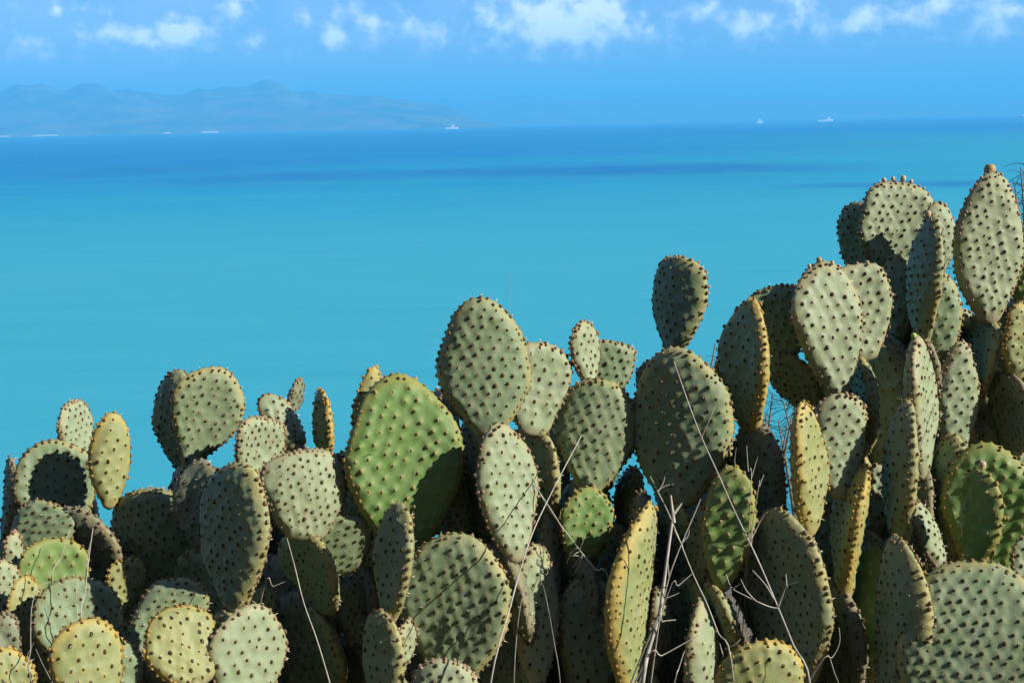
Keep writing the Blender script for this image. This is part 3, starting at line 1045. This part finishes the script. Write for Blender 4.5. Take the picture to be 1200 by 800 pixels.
# ------------------------------------------------------------------ dry stalks among the pads
straw_m = plain("dry_straw", (0.27, 0.24, 0.18), (0.40, 0.37, 0.30), 30, 0.8)
greystalk_m = plain("weathered_stalk", (0.14, 0.12, 0.10), (0.24, 0.22, 0.18), 30, 0.85)
def stalk(pts, r, label, twigs=(), mat=None, knob=None, root_down=True):
    """pts: (px, py, depth) from the lower end up; the lower end goes on down to the ground"""
    P = [at(*p) for p in pts]
    if root_down:
        a = P[0]
        d = (P[0] - P[1]).normalized()
        gz = ground_z(a.x, a.y)
        if a.z - gz > 0.02:
            foot = Vector((a.x + max(-.25, min(.25, d.x * 0.3)), a.y + 0.30, 0))
            foot.z = ground_z(foot.x, foot.y) - 0.02
            P = [foot, (foot + a) / 2 + Vector((0, 0.02, 0.0))] + P
    base = P[0].copy()
    root = empty("dry_stalk", base)
    tag(root, label, "stalk", "dry stalks among the pads")
    sp = smooth_path([p - base for p in P], 4)
    V, Q = tube(sp, list(np.linspace(r * .85, r * 0.45, len(sp))), 6)
    link_mesh("stem", np_mesh("stem", V, Q, mats=[mat or straw_m]), root)
    for tw in twigs:
        T = smooth_path([at(*p) - base for p in tw], 3)
        V, Q = tube(T, list(np.linspace(r * .6, r * .3, len(T))), 5)
        link_mesh("twig", np_mesh("twig", V, Q, mats=[mat or straw_m]), root)
    if knob:
        c = at(*knob) - base
        V, Q = tube([c + Vector((0, 0, -.006)), c + Vector((0, 0, -.003)), c + Vector((0, 0, .003)), c + Vector((0, 0, .007))], [.001, .004, .0045, .001], 7)
        link_mesh("seed_head", np_mesh("seed_head", V, Q, mats=[greystalk_m]), root)

D0 = 2.72
stalk([(574, 805, 2.75), (598, 710, 2.8), (612, 660, 2.85), (627, 617, 2.9), (654, 562, 2.97), (681, 511, 3.05)], .0024,
      "long straight straw stalk leaning right, from the bumpy green pad up to the grey pad")
stalk([(602, 805, 2.86), (606, 740, 2.88), (612, 698, 2.9), (622, 662, 2.92)], .0018, "thin stalk with a small seed head before the shaded pad gap", knob=(612, 697, 2.9), mat=greystalk_m)
stalk([(657, 805, 2.9), (649, 750, 2.92), (641, 705, 2.95), (636, 684, 2.97)], .0015, "thin grey stalk beside the lit square-cut pad foot", mat=greystalk_m)
stalk([(717, 687, 2.98), (698, 667, 2.98), (679, 644, 3.0), (664, 624, 3.0), (640, 591, 3.02), (615, 541, 3.04)], .0022,
      "forked straw stalk falling from the bright pale pad down to the orange-tipped pad",
      twigs=[[(679, 644, 3.0), (684, 632, 2.98), (686, 625, 2.98)], [(679, 646, 3.0), (668, 652, 3.0), (664, 660, 3.02)],
             [(676, 642, 3.0), (667, 650, 3.0), (680, 652, 3.0), (670, 664, 3.01)], [(660, 620, 3.0), (640, 588, 3.02), (622, 562, 3.04), (616, 548, 3.05)],
             [(683, 648, 3.0), (678, 664, 3.0), (672, 672, 3.0)]], root_down=True)
stalk([(752, 805, 2.74), (760, 762, 2.74), (772, 722, 2.74), (777, 690, 2.74), (783, 645, 2.74), (789, 602, 2.74)], 0.0058,
      "thick pale broken stalk standing right of the orange-tipped pad", twigs=[[(788, 604, 2.74), (794, 596, 2.74), (799, 589, 2.74)], [(790, 612, 2.74), (787, 590, 2.74), (786, 580, 2.74)]])
stalk([(950, 805, 2.66), (930, 756, 2.68), (912, 712, 2.7), (890, 660, 2.74), (861, 599, 2.8), (842, 556, 2.86), (822, 512, 2.92), (806, 470, 2.95), (790, 424, 2.98)], .0024,
      "longest branched straw stalk crossing the big dark pads",
      twigs=[[(912, 712, 2.7), (903, 711, 2.7), (886, 704, 2.7), (872, 697, 2.71), (857, 688, 2.72), (851, 672, 2.73)], [(912, 711, 2.7), (918, 695, 2.69), (922, 687, 2.68), (935, 681, 2.67)],
             [(922, 688, 2.68), (921, 672, 2.68)], [(886, 704, 2.7), (875, 692, 2.7), (868, 678, 2.7)], [(878, 636, 2.77), (890, 612, 2.76), (897, 600, 2.75)], [(880, 640, 2.77), (882, 618, 2.76)],
             [(858, 690, 2.72), (868, 683, 2.71)], [(822, 512, 2.92), (832, 490, 2.9), (838, 476, 2.9)], [(908, 704, 2.7), (898, 686, 2.7), (882, 668, 2.7)]])
stalk([(857, 774, 2.8), (842, 742, 2.82), (828, 706, 2.84), (812, 672, 2.86), (786, 607, 2.9), (772, 578, 2.92), (762, 558, 2.94)], .0022,
      "straw stalk with forked tip running down left of the lit narrow pad",
      twigs=[[(770, 575, 2.92), (780, 569, 2.92), (790, 567, 2.92)], [(771, 576, 2.92), (777, 566, 2.92), (779, 558, 2.92)], [(800, 640, 2.88), (790, 620, 2.88)], [(850, 760, 2.8), (862, 754, 2.79), (868, 748, 2.79)],
             [(848, 770, 2.8), (843, 752, 2.8)]])
stalk([(770, 745, 2.74), (777, 705, 2.74), (786, 670, 2.74), (799, 636, 2.74), (812, 606, 2.74), (821, 584, 2.74)], .0020,
      "straw stalk crossing another one below the big grazed pad", twigs=[[(799, 636, 2.74), (806, 628, 2.74), (808, 620, 2.74)], [(784, 676, 2.74), (783, 660, 2.74)]])
stalk([(780, 702, 2.74), (795, 686, 2.74), (811, 672, 2.74)], .0016, "short twig slanting from the thick broken stalk", twigs=[[(782, 700, 2.74), (790, 697, 2.74), (796, 694, 2.74)]])
stalk([(754, 778, 2.74), (775, 768, 2.74), (797, 756, 2.74), (818, 744, 2.74)], .0022, "straw stalk lying low between orange-tipped pad and lit narrow pad")
stalk([(789, 805, 2.86), (795, 784, 2.86), (802, 762, 2.86)], .0018, "short straw stub standing below the low slanting stalk")
stalk([(765, 735, 2.74), (776, 728, 2.74), (792, 726, 2.74)], .0026, "pale dead leaf stub beside the thick broken stalk", root_down=True)
stalk([(60, 700, 3.12), (72, 652, 3.13), (82, 620, 3.15)], .0020, "straight straw stalk before the fresh green pad top")
stalk([(97, 745, 2.93), (100, 692, 2.93), (104, 655, 2.95), (109, 618, 2.98)], .0018, "forked straw stalk before the edge of the fresh green pad top", twigs=[[(100, 690, 2.93), (102, 656, 2.95), (107, 630, 2.97)], [(92, 742, 2.93), (90, 705, 2.93), (89, 688, 2.93)]])
stalk([(38, 805, 2.78), (36, 760, 2.8), (37, 712, 2.84), (45, 690, 2.88), (56, 681, 2.92)], .0018, "curved straw stalk arching over the yellowish pad", mat=greystalk_m)
stalk([(64, 805, 2.80), (52, 782, 2.82), (42, 760, 2.84)], .0014, "thin grey stalk in the dark gap of the low clump", mat=greystalk_m, twigs=[[(26, 782, 2.82), (33, 765, 2.83), (40, 752, 2.84)]])
stalk([(388, 805, 2.82), (371, 748, 2.86), (356, 706, 2.9), (345, 662, 2.94), (334, 622, 3.0)], .0020, "long straw stalk leaning left across the deep shadow", mat=straw_m)
stalk([(308, 694, 3.0), (320, 687, 3.0), (334, 681, 3.0)], .0014, "short twig sticking out beside the big shaded pad")
stalk([(880, 575, 2.92), (877, 552, 2.94), (875, 522, 2.96)], .0013, "thin upright blade before the pink-rimmed dark pad", twigs=[[(879, 566, 2.92), (884, 548, 2.93), (888, 535, 2.93)]])
stalk([(886, 588, 2.92), (890, 570, 2.93), (895, 556, 2.94)], .0013, "thin slanting blade under the pink-rimmed dark pad", twigs=[[(864, 556, 2.95), (861, 540, 2.95), (863, 524, 2.95)]])
stalk([(955, 786, 2.76), (975, 770, 2.76), (984, 752, 2.76), (983, 735, 2.76)], .0016, "curled twig beside the foot of the big dark pad", twigs=[[(973, 772, 2.76), (978, 788, 2.75), (983, 800, 2.75)]])
stalk([(597, 372, 3.16), (597.5, 352, 3.16), (598, 322, 3.16)], .0004, "fine upright thread above the round pad against the sea", root_down=False)
stalk([(1086, 500, 3.06), (1094, 494, 3.05), (1104, 485, 3.04)], .0010, "tiny twig between the narrow pale pads on the right", root_down=True)

# ------------------------------------------------------------------ feathery shrubs behind the thicket
leaf_m = plain("shrub_needles", (0.018, 0.040, 0.030), (0.040, 0.070, 0.045), 20, 0.7)
def shrub(tips, depth, foot_px, label, n_needles, spread, seed):
    rg = random.Random(seed)
    g = at(foot_px, 800, depth)
    base = Vector((g.x, g.y, ground_z(g.x, g.y) - .03))
    root = empty("feathery_shrub", base)
    tag(root, label, "shrub", "feathery shrubs behind the thicket")
    NV, NQ = [], []
    for (px, py) in tips:
        T = at(px, py, depth + rg.uniform(-.1, .15)) - base
        midp = Vector((T.x * .35, T.y * .4, T.z * .6)) + Vector((rg.uniform(-.08, .08), 0, 0))
        p = smooth_path([Vector((rg.uniform(-.03, .03), 0, 0)), midp, T], 8)
        V, Q = tube(p, list(np.linspace(.012, .0018, len(p))), 5)
        link_mesh("branch", np_mesh("branch", V, Q, mats=[bark_m]), root)
        for q in range(n_needles):
            s = rg.uniform(0.45, 1.0)
            k = min(len(p) - 2, int(s * (len(p) - 1)))
            f = s * (len(p) - 1) - k
            o = p[k] * (1 - f) + p[k + 1] * f
            d = Vector((rg.uniform(-1, 1), rg.uniform(-1, 1), rg.uniform(-.4, 1))).normalized()
            ln = rg.uniform(.5, 1.2) * spread
            cv = Vector((0, 0, -ln * .25))
            V, Q = tube([o, o + d * ln * .5 + cv * .1, o + d * ln + cv], [.0011, .0010, .0004], 3)
            b0 = len(NV)
            NV += V
            NQ += [tuple(b0 + i for i in qd) for qd in Q]
    nd = link_mesh("needles", np_mesh("needles", NV, NQ, mats=[leaf_m]), root)
    nd['kind'] = 'stuff'
shrub([(905, 462), (918, 470), (928, 484), (912, 492), (898, 486), (922, 500), (906, 508), (930, 470)], 4.3, 925, "dark twiggy shrub seen through the gap below the pale oval pad", 55, .055, 4)
shrub([(1196, 196), (1204, 182), (1190, 222), (1199, 236), (1192, 252), (1203, 262), (1212, 210), (1222, 230), (1216, 262), (1230, 200)], 4.5, 1230, "dark feathery shrub rising behind the fruit-bearing pad", 60, .075, 9)
shrub([(1106, 312), (1112, 326), (1110, 340), (1118, 334)], 4.4, 1120, "wispy shrub behind the narrow gap beside the fruit-bearing pad", 16, .05, 12)
shrub([(838, 402), (842, 412), (840, 424)], 4.2, 850, "small wispy shrub beside the orange-rimmed dark pad", 14, .035, 15)
shrub([(700, 590), (708, 600), (716, 596)], 4.3, 712, "thin twigs crossing the sea gap above the young green pad", 14, .04, 18)

# ------------------------------------------------------------------ ships on the horizon
ship_white = plain("ship_paint", (0.78, 0.78, 0.76), (0.82, 0.82, 0.80), 0.1, 0.5)
ship_dark = plain("ship_hull", (0.10, 0.12, 0.16), (0.14, 0.16, 0.20), 0.1, 0.6)
def boxv(x0, x1, y0, y1, z0, z1, tx=0.0):
    V = [(x0, y0, z0), (x1, y0, z0), (x1, y1, z0), (x0, y1, z0), (x0 + tx, y0, z1), (x1 - tx, y0, z1), (x1 - tx, y1, z1), (x0 + tx, y1, z1)]
    Q = [(0, 3, 2, 1), (4, 5, 6, 7), (0, 1, 5, 4), (1, 2, 6, 5), (2, 3, 7, 6), (3, 0, 4, 7)]
    return V, Q
def ship(px, dist, length, height, label, hullmat, house_at, mast=True):
    x = (px - 600) / FPX * dist
    root = empty("ship", (x, dist, 0))
    tag(root, label, "ship")
    hl, bw, dh = length / 2, length * .09, height * .38
    V = [(-hl * .94, -bw, -1), (hl * .88, -bw, -1), (hl * .96, 0, -1), (hl * .88, bw, -1), (-hl * .94, bw, -1),
         (-hl, -bw, dh), (hl * .9, -bw, dh), (hl, 0, dh * 1.25), (hl * .9, bw, dh), (-hl, bw, dh)]
    Q = [(i, (i + 1) % 5, 5 + (i + 1) % 5, 5 + i) for i in range(5)]
    T = [(0, 2, 1), (0, 3, 2), (0, 4, 3), (5, 6, 7), (5, 7, 8), (5, 8, 9)]
    link_mesh("hull", np_mesh("hull", V, Q, T, False, [hullmat]), root)
    cx = house_at * hl
    V, Q = boxv(cx - length * .13, cx + length * .13, -bw * .8, bw * .8, dh, height * .8, length * .015)
    link_mesh("deckhouse", np_mesh("deckhouse", V, Q, None, False, [ship_white]), root)
    V, Q = boxv(cx - length * .07, cx + length * .06, -bw * .7, bw * .7, height * .8, height, length * .01)
    link_mesh("bridge", np_mesh("bridge", V, Q, None, False, [ship_white]), root)
    if mast:
        V, Q = tube([(cx, 0, height), (cx, 0, height * 1.3)], [length * .008, length * .004], 6)
        link_mesh("mast", np_mesh("mast", V, Q, mats=[ship_white]), root)
ship(535, 8200, 78, 26, "white ship on the horizon, before the end of the blue hills", ship_white, .2)
ship(892, 8000, 34, 26, "smallest white boat, a single bright dot on the horizon", ship_white, 0)
ship(968, 8400, 90, 26, "long white ship with its deckhouse at one end on the horizon", ship_white, .45)
ship(1196, 8600, 90, 22, "dark hulled ship on the horizon above the fruit-bearing pad", ship_dark, .3)

# ------------------------------------------------------------------ dry grass at the feet of the cacti
def make_grass():
    rg = np.random.RandomState(5)
    nb = 4200
    X = rg.uniform(-3.2, 3.2, nb)
    Y = rg.uniform(2.2, 5.6, nb)
    V = np.zeros((nb, 5, 3))
    Qs, Ts = [], []
    for i in range(nb):
        z = ground_z(X[i], Y[i])
        h = rg.uniform(.05, .22)
        a = rg.uniform(0, 6.28)
        b = rg.uniform(-.5, .5, 2) * h
        wv = np.array([math.cos(a), math.sin(a), 0]) * .0022
        p = np.array([X[i], Y[i], z - .01])
        m1 = p + np.array([b[0] * .3, b[1] * .3, h * .55])
        V[i] = [p - wv, p + wv, m1 - wv * .8, m1 + wv * .8, p + np.array([b[0], b[1], h])]
        o = i * 5
        Qs.append((o, o + 1, o + 3, o + 2))
        Ts.append((o + 2, o + 3, o + 4))
    gm = plain("dry_grass", (0.16, 0.15, 0.06), (0.34, 0.28, 0.15), 2.0, 0.9)
    o = link_mesh("dry_grass", np_mesh("dry_grass", V.reshape(-1, 3), Qs, Ts, True, [gm]))
    tag(o, "dry grass on the dark ground under the prickly pears", "grass", kind='stuff')
make_grass()
print("PADS", sum(len(v) for v in placed.values()), {k: len(v) for k, v in placed.items()})
